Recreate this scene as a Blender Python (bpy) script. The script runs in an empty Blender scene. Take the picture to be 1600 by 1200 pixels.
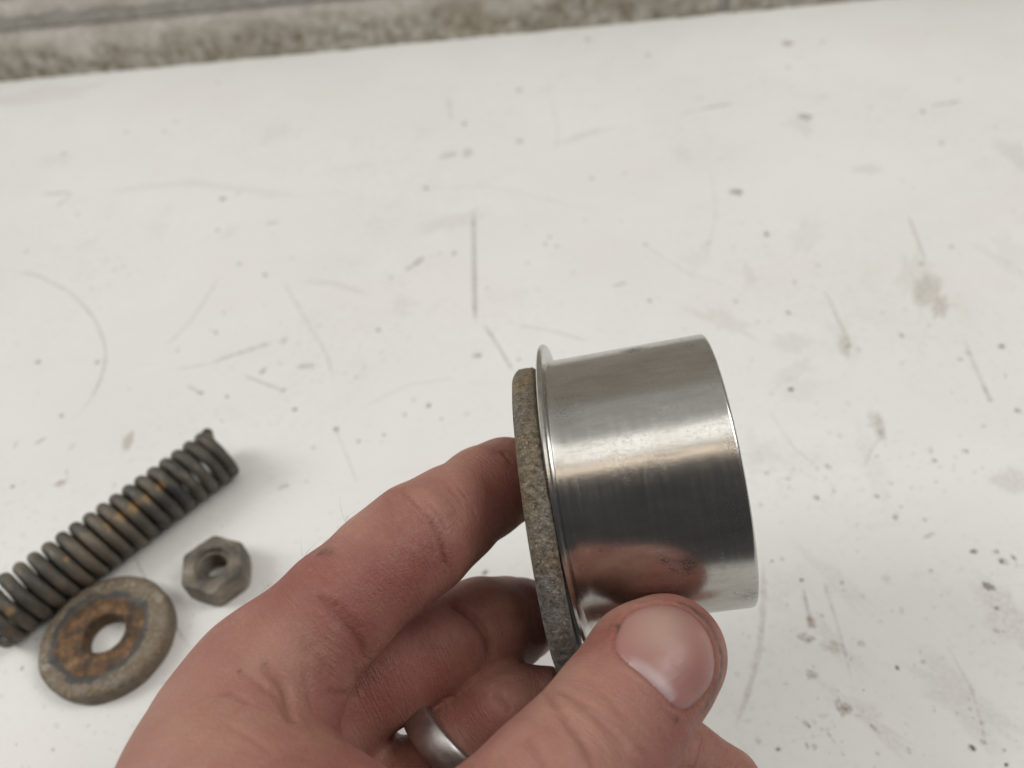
import bpy, bmesh, math, random
import numpy as np
from mathutils import Vector, Matrix
from mathutils.bvhtree import BVHTree

random.seed(7)
rng = np.random.default_rng(7)
S = 0.001                      # everything below is measured in millimetres
scene = bpy.context.scene
COL = scene.collection

# ------------------------------------------------------------------ camera
FPX = 1209.0                   # focal length in pixels of the 1600 x 1200 photograph
PITCH, ROLL, CAM_H = math.radians(48), math.radians(-5.4), 230.0
fwd = np.array([0, math.cos(PITCH), -math.sin(PITCH)])
_r = np.array([1.0, 0, 0]); _u = np.cross(_r, fwd)
RIGHT = math.cos(ROLL) * _r + math.sin(ROLL) * _u
UP = -math.sin(ROLL) * _r + math.cos(ROLL) * _u
CAM = np.array([0, 0, CAM_H])
cd = bpy.data.cameras.new('camera')
cam = bpy.data.objects.new('camera', cd); COL.objects.link(cam)
cd.sensor_width = 36.0; cd.lens = FPX / 1600 * 36.0
cd.clip_start = 0.005; cd.clip_end = 20
cd.dof.use_dof = True; cd.dof.focus_distance = 0.153; cd.dof.aperture_fstop = 12.5
m3 = Matrix((RIGHT, UP, -fwd)).transposed()
cam.matrix_world = Matrix.Translation(Vector(CAM * S)) @ m3.to_4x4()
scene.camera = cam

# ------------------------------------------------------------------ world, lamps, exposure
w = bpy.data.worlds.new('World'); scene.world = w; w.use_nodes = True
bg = w.node_tree.nodes['Background']
bg.inputs[0].default_value = (0.96, 0.98, 1.0, 1); bg.inputs[1].default_value = 0.06

def area(name, loc, target, sx, sy, power, col, turn=0.0):
    """rectangular lamp facing target, its long side level and turned by 'turn' degrees about the vertical"""
    l = bpy.data.lights.new(name, 'AREA'); l.shape = 'RECTANGLE'; l.size = sx; l.size_y = sy
    l.energy = power; l.color = col
    o = bpy.data.objects.new(name, l); COL.objects.link(o)
    z = (Vector(loc) - Vector(target)).normalized()
    t = math.radians(turn); x = Vector((math.cos(t), math.sin(t), 0)); x = (x - z * x.dot(z)).normalized(); y = z.cross(x)
    o.matrix_world = Matrix.Translation(loc) @ Matrix((x, y, z)).transposed().to_4x4()
    return o
area('ceiling_tube_lamp', (0.1, 0.03, 1.15), (0.1, 0.12, 0.0), 2.6, 0.30, 4.1, (1.0, 0.985, 0.95), 6)
area('warm_strip_lamp', (0.0, -0.24, 1.10), (0.0, 0.12, 0.0), 1.6, 0.02, 1.0, (1.0, 0.82, 0.64), 2)
area('ceiling_panel_light', (0.1, 0.75, 1.70), (0.1, 0.30, 0.0), 3.0, 1.3, 5.0, (1.0, 0.985, 0.95))
area('window_light', (-1.78, 0.24, 1.40), (-0.05, 0.16, 0.0), 0.8, 1.2, 22.0, (1.0, 0.99, 0.97), 90)
area('right_fill_light', (1.50, 0.22, 1.75), (0.15, 0.14, 0.0), 0.8, 1.1, 17.0, (1.0, 0.99, 0.97), 90)  # added fill from the right, no known source; evens out the bench

scene.view_settings.view_transform = 'Standard'
scene.view_settings.look = 'None'
scene.view_settings.exposure = 0.0
scene.view_settings.gamma = 1.0
scene.view_settings.use_curve_mapping = False
scene.render.engine = 'CYCLES'
scene.cycles.use_denoising = True
scene.cycles.max_bounces = 8
scene.cycles.transparent_max_bounces = 16

# ------------------------------------------------------------------ helpers
def P(px, py, d):
    """photo pixel at depth d (mm along the optical axis) -> point in mm"""
    return CAM + d * (fwd + (px - 800) / FPX * RIGHT - (py - 600) / FPX * UP)
def ground(px, py, z=0.0):
    v = fwd + (px - 800) / FPX * RIGHT - (py - 600) / FPX * UP
    return CAM + (z - CAM[2]) / v[2] * v
def unit(v): v = np.asarray(v, float); return v / np.linalg.norm(v)
def camdir(x, y, z):
    """camera frame (x right, y down, z away) -> world direction"""
    return x * RIGHT - y * UP + z * fwd

def mesh_obj(name, verts, faces, mat, parent=None, smooth=True):
    me = bpy.data.meshes.new(name)
    me.from_pydata([tuple(v) for v in np.asarray(verts, float) * S], [], [tuple(int(i) for i in f) for f in faces])
    me.update()
    if smooth: me.polygons.foreach_set('use_smooth', [True] * len(me.polygons))
    if mat: me.materials.append(mat)
    o = bpy.data.objects.new(name, me); COL.objects.link(o)
    if parent: o.parent = parent
    return o
def empty(name, loc_mm, label, cat, group=None):
    o = bpy.data.objects.new(name, None); COL.objects.link(o)
    o.empty_display_size = 0.01
    o.location = tuple(np.asarray(loc_mm) * S)
    tag(o, label, cat, group); return o
def tag(o, label=None, cat=None, group=None, kind=None):
    if label: o['label'] = label
    if cat: o['category'] = cat
    if group: o['group'] = group
    if kind: o['kind'] = kind
def under(o, parent):
    """parent keeping the world position (parents here are only translated)"""
    o.parent = parent
    o.location = tuple(np.array(o.location) - np.array(parent.location))
def sharp(o, ang=35):
    o.data.set_sharp_from_angle(angle=math.radians(ang))

def grid_faces(nu, nv, wrap_u=False, wrap_v=False):
    f = []
    for i in range(nu if wrap_u else nu - 1):
        for j in range(nv if wrap_v else nv - 1):
            a = i * nv + j; b = ((i + 1) % nu) * nv + j
            c = ((i + 1) % nu) * nv + (j + 1) % nv; d = i * nv + (j + 1) % nv
            f.append((a, b, c, d))
    return f
def lathe(profile, C, n, e1, seg=96, closed=True):
    """profile: (radius, axial) list; axis n through C"""
    n = unit(n); e1 = unit(e1 - np.dot(e1, n) * n); e2 = np.cross(n, e1)
    V = []
    for i in range(seg):
        a = 2 * math.pi * i / seg
        dr = math.cos(a) * e1 + math.sin(a) * e2
        for r, t in profile: V.append(C + r * dr + t * n)
    return np.array(V), grid_faces(seg, len(profile), True, closed)

def noise3(p, scale, seed=0, octaves=3):
    """cheap smooth value noise, p (N,3) in mm -> about -1..1"""
    out = np.zeros(len(p)); amp = 1.0; tot = 0
    for o in range(octaves):
        q = p / scale * (2 ** o) + 37.1 * (seed + 1) + 11.7 * o
        i = np.floor(q).astype(np.int64); f = q - i; f = f * f * (3 - 2 * f)
        acc = 0
        for dx in (0, 1):
            for dy in (0, 1):
                for dz in (0, 1):
                    h = ((i[:, 0] + dx) * 73856093) ^ ((i[:, 1] + dy) * 19349663) ^ ((i[:, 2] + dz) * 83492791) ^ (seed * 2654435)
                    h = (h ^ (h >> 13)) * 1274126177; h = (h ^ (h >> 16)) & 0xffff
                    wgt = (f[:, 0] if dx else 1 - f[:, 0]) * (f[:, 1] if dy else 1 - f[:, 1]) * (f[:, 2] if dz else 1 - f[:, 2])
                    acc = acc + wgt * (h / 32767.5 - 1)
        out += amp * acc; tot += amp; amp *= 0.5
    return out / tot

# ------------------------------------------------------------------ node helpers
class NT:
    def __init__(self, name):
        self.m = bpy.data.materials.new(name); self.m.use_nodes = True
        self.t = self.m.node_tree; self.b = self.t.nodes['Principled BSDF']
        self.out = self.t.nodes['Material Output']
    def n(self, typ, **kw):
        nd = self.t.nodes.new(typ)
        for k, v in kw.items(): setattr(nd, k, v)
        return nd
    def link(self, a, b): self.t.links.new(a, b)
    def set(self, sock, v):
        if hasattr(v, 'is_linked') or isinstance(v, bpy.types.NodeSocket): self.link(v, sock)
        else: sock.default_value = v
    def obj(self): return self.n('ShaderNodeTexCoord').outputs['Object']
    def mapping(self, vec, scale=(1, 1, 1), rot=(0, 0, 0), loc=(0, 0, 0)):
        m = self.n('ShaderNodeMapping'); self.link(vec, m.inputs[0])
        m.inputs['Location'].default_value = loc; m.inputs['Rotation'].default_value = rot; m.inputs['Scale'].default_value = scale
        return m.outputs[0]
    def noise(self, vec, scale, detail=4, rough=0.55, dist=0.0, col=False):
        nd = self.n('ShaderNodeTexNoise'); self.link(vec, nd.inputs['Vector'])
        nd.inputs['Scale'].default_value = scale; nd.inputs['Detail'].default_value = detail
        nd.inputs['Roughness'].default_value = rough; nd.inputs['Distortion'].default_value = dist
        return nd.outputs['Color' if col else 'Fac']
    def voro(self, vec, scale, feature='F1', rnd=1.0, out='Distance'):
        nd = self.n('ShaderNodeTexVoronoi', feature=feature); self.link(vec, nd.inputs['Vector'])
        nd.inputs['Scale'].default_value = scale; nd.inputs['Randomness'].default_value = rnd
        return nd.outputs[out]
    def ramp(self, fac, stops, interp='LINEAR'):
        nd = self.n('ShaderNodeValToRGB'); self.link(fac, nd.inputs[0]); cr = nd.color_ramp; cr.interpolation = interp
        while len(cr.elements) < len(stops): cr.elements.new(0.5)
        for e, (p, c) in zip(cr.elements, stops):
            e.position = p; e.color = (c, c, c, 1) if isinstance(c, (int, float)) else (*c, 1)
        return nd.outputs[0]
    def math(self, op, a, b=0.0, c=None, clamp=False):
        nd = self.n('ShaderNodeMath', operation=op, use_clamp=clamp)
        self.set(nd.inputs[0], a); self.set(nd.inputs[1], b)
        if c is not None: self.set(nd.inputs[2], c)
        return nd.outputs[0]
    def mix(self, fac, a, b, blend='MIX'):
        nd = self.n('ShaderNodeMix', data_type='RGBA', blend_type=blend)
        self.set(nd.inputs[0], fac)
        for s, v in ((nd.inputs[6], a), (nd.inputs[7], b)):
            if isinstance(v, tuple): s.default_value = (*v, 1) if len(v) == 3 else v
            else: self.link(v, s)
        return nd.outputs[2]
    def bump(self, h, strength=0.3, dist=0.001, normal=None):
        nd = self.n('ShaderNodeBump'); nd.inputs['Strength'].default_value = strength; nd.inputs['Distance'].default_value = dist
        self.link(h, nd.inputs['Height'])
        if normal is not None: self.link(normal, nd.inputs['Normal'])
        return nd.outputs[0]
    def attr(self, name, out='Color'):
        return self.n('ShaderNodeAttribute', attribute_name=name).outputs[out]
    def base(self, **kw):
        for k, v in kw.items():
            self.set(self.b.inputs[k.replace('_', ' ')], (*v, 1) if isinstance(v, tuple) and len(v) == 3 else v)
        return self

def mat_bench():
    t = NT('white_bench_paint'); v = t.obj()
    n1 = t.noise(v, 7, 4, 0.6); n2 = t.noise(v, 60, 4, 0.6); n3 = t.noise(v, 340, 3, 0.6)
    c = t.ramp(n1, [(0.30, (0.765, 0.765, 0.735)), (0.5, (0.80, 0.80, 0.78)), (0.70, (0.83, 0.83, 0.815))])
    pink = t.ramp(t.noise(t.mapping(v, loc=(3, 1, 0)), 9, 3), [(0.55, 0.0), (0.75, 0.32)])
    c = t.mix(pink, c, (0.80, 0.735, 0.70))
    # rubbed-in grime, denser in drifts
    drift = t.ramp(t.noise(t.mapping(v, loc=(7, 2, 0)), 11, 3), [(0.40, 0.0), (0.65, 1.0)])
    grime = t.math('MULTIPLY', t.ramp(n3, [(0.56, 0.0), (0.72, 0.42)]), drift)
    c = t.mix(grime, c, (0.50, 0.49, 0.45))
    smear = t.math('MULTIPLY', t.ramp(n2, [(0.52, 0.0), (0.75, 0.28)]), drift)
    c = t.mix(smear, c, (0.60, 0.585, 0.53))
    # fine wiped streaks
    st = t.noise(t.mapping(v, scale=(30, 420, 1), rot=(0, 0, 0.35)), 1, 3, 0.6)
    c = t.mix(t.ramp(st, [(0.60, 0.0), (0.78, 0.22)]), c, (0.64, 0.63, 0.58))
    t.base(Base_Color=c, Roughness=t.ramp(n2, [(0.3, 0.36), (0.7, 0.55)]))
    t.b.inputs['Specular IOR Level'].default_value = 0.35
    t.link(t.bump(t.noise(v, 240, 4, 0.6), 0.25, 0.0004), t.b.inputs['Normal'])
    return t.m

def mat_mark():
    t = NT('bench_dirt'); col = t.attr('mark'); al = t.attr('mark', 'Alpha')
    v = t.obj()
    a = t.math('MULTIPLY', al, t.ramp(t.noise(v, 700, 3, 0.7), [(0.32, 0.15), (0.62, 1.0)]), clamp=True)
    t.base(Base_Color=col, Roughness=0.75)
    t.link(a, t.b.inputs['Alpha'])
    return t.m

def mat_wall():
    t = NT('dirty_painted_block'); v = t.obj()
    n1 = t.noise(v, 22, 5, 0.62); n2 = t.noise(v, 150, 5, 0.65); n3 = t.noise(v, 9, 3)
    c = t.ramp(n2, [(0.30, (0.19, 0.17, 0.12)), (0.41, (0.36, 0.33, 0.26)), (0.53, (0.53, 0.50, 0.43)), (0.70, (0.72, 0.695, 0.64))])
    c = t.mix(t.ramp(n1, [(0.45, 0.0), (0.68, 0.6)]), c, (0.27, 0.235, 0.16))
    c = t.mix(t.ramp(n3, [(0.56, 0.0), (0.70, 0.5)]), c, (0.33, 0.235, 0.09))
    keep = t.attr('paint', 'Fac')
    c = t.mix(t.math('MULTIPLY', keep, t.ramp(n1, [(0.25, 1.0), (0.62, 0.55)])), c, (0.76, 0.72, 0.67))
    t.base(Base_Color=c, Roughness=0.85)
    t.link(t.bump(n2, 0.7, 0.003), t.b.inputs['Normal'])
    return t.m
def mat_mortar():
    t = NT('grimy_mortar'); v = t.obj()
    c = t.ramp(t.noise(v, 120, 5, 0.6), [(0.3, (0.36, 0.34, 0.30)), (0.7, (0.56, 0.54, 0.50))])
    t.base(Base_Color=c, Roughness=0.9); t.link(t.bump(t.noise(v, 300, 4), 0.6, 0.002), t.b.inputs['Normal'])
    return t.m

def mat_spring():
    t = NT('old_spring_steel'); v = t.obj()
    n1 = t.noise(v, 90, 5, 0.6); n2 = t.noise(v, 420, 4, 0.65); n3 = t.noise(t.mapping(v, loc=(5, 3, 1)), 30, 3)
    c = t.ramp(n1, [(0.32, (0.042, 0.044, 0.042)), (0.5, (0.088, 0.082, 0.070)), (0.66, (0.165, 0.14, 0.105))])
    c = t.mix(t.ramp(n3, [(0.48, 0.0), (0.66, 0.7)]), c, (0.18, 0.155, 0.115))
    c = t.mix(t.ramp(n2, [(0.60, 0.0), (0.72, 0.7)]), c, (0.20, 0.11, 0.05))
    orange = t.attr('rust', 'Fac')
    c = t.mix(orange, c, (0.50, 0.30, 0.11))
    t.base(Base_Color=c, Metallic=0.25, Roughness=t.ramp(n2, [(0.3, 0.45), (0.7, 0.75)]))
    t.link(t.bump(n2, 0.5, 0.0006), t.b.inputs['Normal'])
    return t.m

def mat_washer():
    t = NT('rusted_washer_steel'); v = t.obj()
    sep = t.n('ShaderNodeSeparateXYZ'); t.link(v, sep.inputs[0])
    wob = t.math('MULTIPLY', t.math('SUBTRACT', t.noise(v, 130, 4, 0.65), 0.5), 0.0055)
    wob2 = t.math('MULTIPLY', t.math('SUBTRACT', t.noise(v, 420, 3, 0.6), 0.5), 0.0022)
    # the wear ring sits slightly off centre
    xx = t.math('POWER', t.math('ADD', sep.outputs[0], 0.0012), 2.0); yy = t.math('POWER', t.math('ADD', sep.outputs[1], 0.0006), 2.0)
    r = t.math('ADD', t.math('SQRT', t.math('ADD', xx, yy)), t.math('ADD', wob, wob2))
    rr = t.math('MULTIPLY', r, 50.0)          # 20 mm -> 1.0
    n1 = t.noise(v, 190, 6, 0.7); n2 = t.noise(v, 520, 4, 0.7); n3 = t.noise(t.mapping(v, loc=(2, 5, 1)), 150, 6, 0.74)
    rust = t.ramp(n1, [(0.36, (0.035, 0.022, 0.014)), (0.48, (0.085, 0.048, 0.026)), (0.56, (0.165, 0.080, 0.032)), (0.63, (0.25, 0.14, 0.06)), (0.70, (0.36, 0.28, 0.20))])
    outer = t.ramp(n3, [(0.36, (0.12, 0.10, 0.072)), (0.46, (0.26, 0.228, 0.182)), (0.54, (0.165, 0.12, 0.065)), (0.61, (0.30, 0.268, 0.22)), (0.70, (0.42, 0.385, 0.33))])
    outer = t.mix(t.ramp(n2, [(0.55, 0.0), (0.75, 0.5)]), outer, (0.13, 0.10, 0.065))
    inz = t.ramp(rr, [(0.66, 0.0), (0.70, 1.0)])
    c = t.mix(inz, rust, outer)
    ring = t.math('MULTIPLY', t.ramp(rr, [(0.645, 0.0), (0.675, 1.0)]), t.ramp(rr, [(0.735, 1.0), (0.775, 0.0)]))
    ring = t.math('MULTIPLY', ring, t.ramp(n3, [(0.36, 0.35), (0.5, 1.0)]))
    c = t.mix(ring, c, (0.055, 0.062, 0.068))
    side = t.ramp(sep.outputs[2], [(0.0, 1.0), (0.0050, 0.8), (0.0062, 0.0)])
    c = t.mix(t.math('MULTIPLY', side, t.ramp(n1, [(0.35, 0.2), (0.6, 0.75)])), c, (0.13, 0.09, 0.05))
    t.base(Base_Color=c, Metallic=0.1, Roughness=t.ramp(n2, [(0.3, 0.5), (0.7, 0.85)]))
    h = t.math('ADD', t.math('MULTIPLY', n1, 0.7), t.math('MULTIPLY', n2, 0.4))
    t.link(t.bump(h, 0.7, 0.0012), t.b.inputs['Normal'])
    return t.m

def mat_nut():
    t = NT('weathered_nut_steel'); v = t.obj()
    n1 = t.noise(v, 130, 5, 0.6); n2 = t.noise(v, 500, 4, 0.65)
    c = t.ramp(n1, [(0.34, (0.065, 0.058, 0.046)), (0.46, (0.15, 0.135, 0.112)), (0.56, (0.22, 0.185, 0.13)), (0.68, (0.33, 0.305, 0.265))])
    c = t.mix(t.ramp(n2, [(0.55, 0.0), (0.75, 0.6)]), c, (0.10, 0.085, 0.065))
    t.base(Base_Color=c, Metallic=0.3, Roughness=t.ramp(n2, [(0.3, 0.42), (0.7, 0.7)]))
    t.link(t.bump(n2, 0.5, 0.0007), t.b.inputs['Normal'])
    return t.m

def mat_sleeve(C, n, u):
    """worn bright steel; x along the axis in the local frame used for brushing"""
    t = NT('bright_turned_steel')
    v = t.attr('cyl', 'Vector')               # (axial mm, angle*30 mm, radius)
    n1 = t.noise(t.mapping(v, scale=(0.9, 0.05, 1)), 1.0, 4, 0.6)          # turning lines round the body
    n2 = t.noise(t.mapping(v, scale=(0.10, 0.30, 1)), 1.0, 4, 0.6)
    n3 = t.noise(t.mapping(v, scale=(1.3, 1.3, 1)), 1.0, 4, 0.7)
    c = t.ramp(n2, [(0.3, (0.48, 0.465, 0.43)), (0.7, (0.60, 0.585, 0.555))])
    haze_ = t.math('MULTIPLY', t.ramp(n3, [(0.50, 0.0), (0.70, 0.5)]), t.ramp(n2, [(0.45, 0.0), (0.6, 1.0)]))
    c = t.mix(haze_, c, (0.31, 0.30, 0.27))
    scr = t.ramp(t.noise(t.mapping(v, scale=(0.07, 5.5, 1)), 1.0, 2, 0.5), [(0.66, 0.0), (0.70, 0.5)])
    scr = t.math('MULTIPLY', scr, t.ramp(t.noise(t.mapping(v, scale=(0.12, 0.2, 1), loc=(4, 9, 0)), 1.0, 2), [(0.5, 0.0), (0.58, 1.0)]))
    c = t.mix(scr, c, (0.85, 0.84, 0.82))
    smear = t.math('MULTIPLY', t.ramp(t.noise(t.mapping(v, scale=(0.16, 0.5, 1), loc=(1, 3, 0)), 1.0, 5, 0.7), [(0.50, 0.0), (0.72, 0.42)]), 1.0)
    c = t.mix(smear, c, (0.34, 0.32, 0.285))
    sp = t.attr('grime', 'Fac')
    dirt = t.math('MULTIPLY', sp, t.ramp(t.noise(t.mapping(v, scale=(1.6, 2.2, 1)), 1.0, 5, 0.75), [(0.44, 0.0), (0.62, 0.9)]))
    c = t.mix(dirt, c, (0.05, 0.045, 0.04))
    rough = t.math('ADD', t.ramp(n1, [(0.3, 0.18), (0.7, 0.25)]), t.math('MULTIPLY', haze_, 0.14))
    rough = t.math('ADD', rough, t.math('MULTIPLY', dirt, 0.4))
    rough = t.math('ADD', rough, t.math('MULTIPLY', smear, 0.10))
    t.base(Base_Color=c, Metallic=1.0, Roughness=rough)
    nb = t.bump(n1, 0.035, 0.0002)
    t.link(t.bump(n3, 0.02, 0.0002, nb), t.b.inputs['Normal'])
    return t.m

def mat_plate():
    t = NT('corroded_plate_steel'); v = t.obj()
    n1 = t.noise(v, 85, 5, 0.6); n2 = t.noise(v, 820, 6, 0.75); n3 = t.noise(v, 1900, 3, 0.6)
    c = t.ramp(n2, [(0.33, (0.065, 0.062, 0.055)), (0.45, (0.175, 0.172, 0.162)), (0.56, (0.265, 0.265, 0.255)), (0.70, (0.46, 0.46, 0.44))])
    tan = t.attr('tan', 'Fac')
    c = t.mix(t.math('MULTIPLY', tan, t.ramp(n1, [(0.3, 0.35), (0.62, 1.0)])), c, t.ramp(n2, [(0.34, (0.11, 0.078, 0.036)), (0.50, (0.30, 0.225, 0.12)), (0.68, (0.52, 0.39, 0.22))]))
    c = t.mix(t.ramp(n3, [(0.60, 0.0), (0.68, 0.75)]), c, (0.60, 0.58, 0.54))
    t.base(Base_Color=c, Metallic=0.2, Roughness=t.ramp(n2, [(0.3, 0.55), (0.7, 0.8)]))
    h = t.math('ADD', n2, t.math('MULTIPLY', n3, 0.4))
    t.link(t.bump(h, 1.0, 0.0016), t.b.inputs['Normal'])
    return t.m

def mat_skin():
    t = NT('skin'); v = t.obj()
    n1 = t.noise(v, 55, 4, 0.6); n2 = t.noise(v, 260, 4, 0.6); n3 = t.noise(v, 900, 3, 0.6)
    c = t.ramp(n1, [(0.36, (0.275, 0.100, 0.080)), (0.5, (0.325, 0.145, 0.115)), (0.63, (0.385, 0.205, 0.150))])
    c = t.mix(t.ramp(n2, [(0.42, 0.0), (0.70, 0.40)]), c, (0.32, 0.112, 0.093))
    c = t.mix(t.ramp(n3, [(0.55, 0.0), (0.75, 0.25)]), c, (0.46, 0.28, 0.22))
    c = t.mix(t.ramp(t.noise(t.mapping(t.attr('flow', 'Vector'), scale=(2.2, 0.30, 0.4)), 1.0, 4, 0.6, 0.3), [(0.30, 0.45), (0.46, 0.0)]), c, (0.20, 0.075, 0.058))
    red = t.attr('red', 'Fac'); c = t.mix(t.math('MULTIPLY', red, 0.62), c, (0.255, 0.085, 0.068))
    yel = t.attr('pale', 'Fac'); c = t.mix(t.math('MULTIPLY', yel, 0.75), c, (0.46, 0.275, 0.200))
    cre = t.attr('crease', 'Fac'); c = t.mix(t.math('MULTIPLY', cre, 0.95), c, (0.19, 0.06, 0.042))
    dirt = t.attr('dirt', 'Fac')
    dn = t.ramp(t.noise(v, 620, 4, 0.7), [(0.36, 0.35), (0.60, 1.0)])
    c = t.mix(t.math('MULTIPLY', dirt, dn), c, (0.085, 0.055, 0.04))
    t.base(Base_Color=c, Roughness=t.ramp(n2, [(0.3, 0.48), (0.7, 0.62)]))
    b = t.b
    b.inputs['Subsurface Weight'].default_value = 0.22
    b.inputs['Subsurface Radius'].default_value = (1.0, 0.38, 0.20); b.inputs['Subsurface Scale'].default_value = 0.0022
    b.inputs['Specular IOR Level'].default_value = 0.42
    # fine skin lines: stretched across each finger through the stored direction
    fl = t.attr('flow', 'Vector')             # (along the finger, around it) in mm
    ln = t.noise(t.mapping(fl, scale=(2.5, 0.34, 0.4)), 1.0, 3, 0.5, 0.25)
    lf = t.noise(t.mapping(v, scale=(500, 1500, 900), rot=(0.5, 0.3, 0.9)), 1.0, 3, 0.6)
    fw = t.attr('fw', 'Fac')
    ln = t.math('ADD', t.math('MULTIPLY', ln, fw), t.math('MULTIPLY', lf, t.math('SUBTRACT', 0.8, t.math('MULTIPLY', fw, 0.8))))
    ce = t.voro(v, 1150, 'DISTANCE_TO_EDGE')
    cells = t.ramp(ce, [(0.0, 0.0), (0.16, 1.0)])
    h = t.math('ADD', t.math('MULTIPLY', ln, 1.0), t.math('MULTIPLY', cells, 0.16))
    h = t.math('ADD', h, t.math('MULTIPLY', n3, 0.25))
    t.link(t.bump(h, 0.62, 0.00046), b.inputs['Normal'])
    return t.m
def mat_nail():
    t = NT('fingernail'); al = t.attr('nail')
    v = t.obj(); n1 = t.noise(v, 160, 3)
    c = t.mix(t.ramp(n1, [(0.35, 0.0), (0.65, 0.35)]), al, (0.37, 0.19, 0.165))
    t.base(Base_Color=c, Roughness=t.ramp(t.noise(v, 500, 3), [(0.3, 0.36), (0.7, 0.48)]))
    t.b.inputs['Subsurface Weight'].default_value = 0.15; t.b.inputs['Subsurface Radius'].default_value = (1, .4, .25)
    t.b.inputs['Subsurface Scale'].default_value = 0.0012
    t.b.inputs['Specular IOR Level'].default_value = 0.5
    t.link(t.bump(t.noise(t.mapping(t.attr('ridge', 'Vector'), scale=(0.15, 2.2, 1)), 1.0, 3), 0.12, 0.0003), t.b.inputs['Normal'])
    return t.m
def mat_ring():
    t = NT('brushed_grey_metal'); v = t.obj()
    n = t.noise(v, 600, 4, 0.6)
    t.base(Base_Color=(0.50, 0.475, 0.465), Metallic=1.0, Roughness=t.ramp(n, [(0.3, 0.32), (0.7, 0.46)]))
    t.link(t.bump(n, 0.12, 0.0003), t.b.inputs['Normal'])
    return t.m
def mat_plain(name, c, rough=0.6):
    t = NT(name); v = t.obj(); n = t.noise(v, 400, 3)
    t.base(Base_Color=t.mix(n, tuple(x * 0.75 for x in c), tuple(min(1, x * 1.2) for x in c)), Roughness=rough); return t.m

# ================================================================== THE SETTING
WALL_Y = 522.0
def build_bench():
    x0, x1, y0, y1, th = -900, 900, -160, WALL_Y + 30, 32
    V = [(x0, y0, 0), (x1, y0, 0), (x1, y1, 0), (x0, y1, 0), (x0, y0, -th), (x1, y0, -th), (x1, y1, -th), (x0, y1, -th)]
    Fc = [(0, 1, 2, 3), (7, 6, 5, 4), (0, 4, 5, 1), (1, 5, 6, 2), (2, 6, 7, 3), (3, 7, 4, 0)]
    o = mesh_obj('workbench_top', V, Fc, mat_bench(), smooth=False)
    tag(o, 'scuffed white painted workbench top covered in dirt specks and scratches', 'workbench', kind='structure')
    return o
bench = build_bench()

MARK = mat_mark()
def colour_mesh(name, V, Fc, cols, parent):
    o = mesh_obj(name, V, Fc, MARK, parent)
    at = o.data.color_attributes.new('mark', 'FLOAT_COLOR', 'POINT')
    at.data.foreach_set('color', np.asarray(cols, np.float32).ravel())
    return o
MZ = [0.03]
def strip(px_pts, wpx, col, alpha, name='scratch', jitter=0.15):
    """a worn line on the bench through photo pixels"""
    pts = np.array([ground(*p)[:2] for p in px_pts])
    # resample
    seg = np.linalg.norm(np.diff(pts, axis=0), axis=1); tot = seg.sum()
    n = max(6, int(tot / 1.6)); s = np.linspace(0, tot, n); cum = np.r_[0, np.cumsum(seg)]
    x = np.interp(s, cum, pts[:, 0]); y = np.interp(s, cum, pts[:, 1])
    if len(pts) > 2:
        for _ in range(int(n / 4)):
            x[1:-1] = (x[:-2] + 2 * x[1:-1] + x[2:]) / 4; y[1:-1] = (y[:-2] + 2 * y[1:-1] + y[2:]) / 4
    q = np.stack([x, y], 1); tg = np.gradient(q, axis=0); tg /= np.linalg.norm(tg, axis=1)[:, None] + 1e-9
    nm = np.stack([-tg[:, 1], tg[:, 0]], 1)
    mid = px_pts[len(px_pts) // 2]; mmpp = np.linalg.norm(ground(mid[0] + 1, mid[1]) - ground(*mid))
    hw = wpx * mmpp / 2
    MZ[0] += 0.0012
    V, cols = [], []
    prof = [(-1, 0), (-0.55, 0.8), (0, 1), (0.55, 0.8), (1, 0)]
    for i in range(n):
        tt = i / (n - 1); e = min(1, min(tt, 1 - tt) * 7 + 0.0)
        ww = 0.85 * hw * (1 + jitter * 2 * (random.random() - 0.5)) * (0.5 + 0.5 * e)
        ea = 0.6 * alpha * e * (0.75 + 0.5 * random.random())
        for o_, a_ in prof:
            p = q[i] + nm[i] * o_ * ww; V.append((p[0], p[1], MZ[0])); cols.append((*col, min(1, a_ * ea)))
    return colour_mesh(name, V, grid_faces(n, 5), cols, bench)
def spot_geo(c, rx, ry, ang, col, alpha, z, seg=10, lump=0.25):
    V = [(c[0], c[1], z)]; cols = [(*col, alpha)]; Fc = []
    ph = [random.uniform(1 - lump, 1 + lump) for _ in range(seg)]
    ca, sa = math.cos(ang), math.sin(ang)
    for k, (f, a_) in enumerate(((0.62, 0.9), (1.0, 0.0))):
        for i in range(seg):
            a = 2 * math.pi * i / seg; x = math.cos(a) * rx * f * ph[i]; y = math.sin(a) * ry * f * ph[i]
            V.append((c[0] + ca * x - sa * y, c[1] + sa * x + ca * y, z)); cols.append((*col, alpha * a_))
    for i in range(seg):
        j = (i + 1) % seg; Fc.append((0, 1 + i, 1 + j)); Fc.append((1 + i, 1 + seg + i, 1 + seg + j, 1 + j))
    return V, Fc, cols
GREY = (0.36, 0.36, 0.31); DARK = (0.20, 0.195, 0.17); TAN = (0.46, 0.39, 0.30); BROWN = (0.34, 0.22, 0.13)
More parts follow.
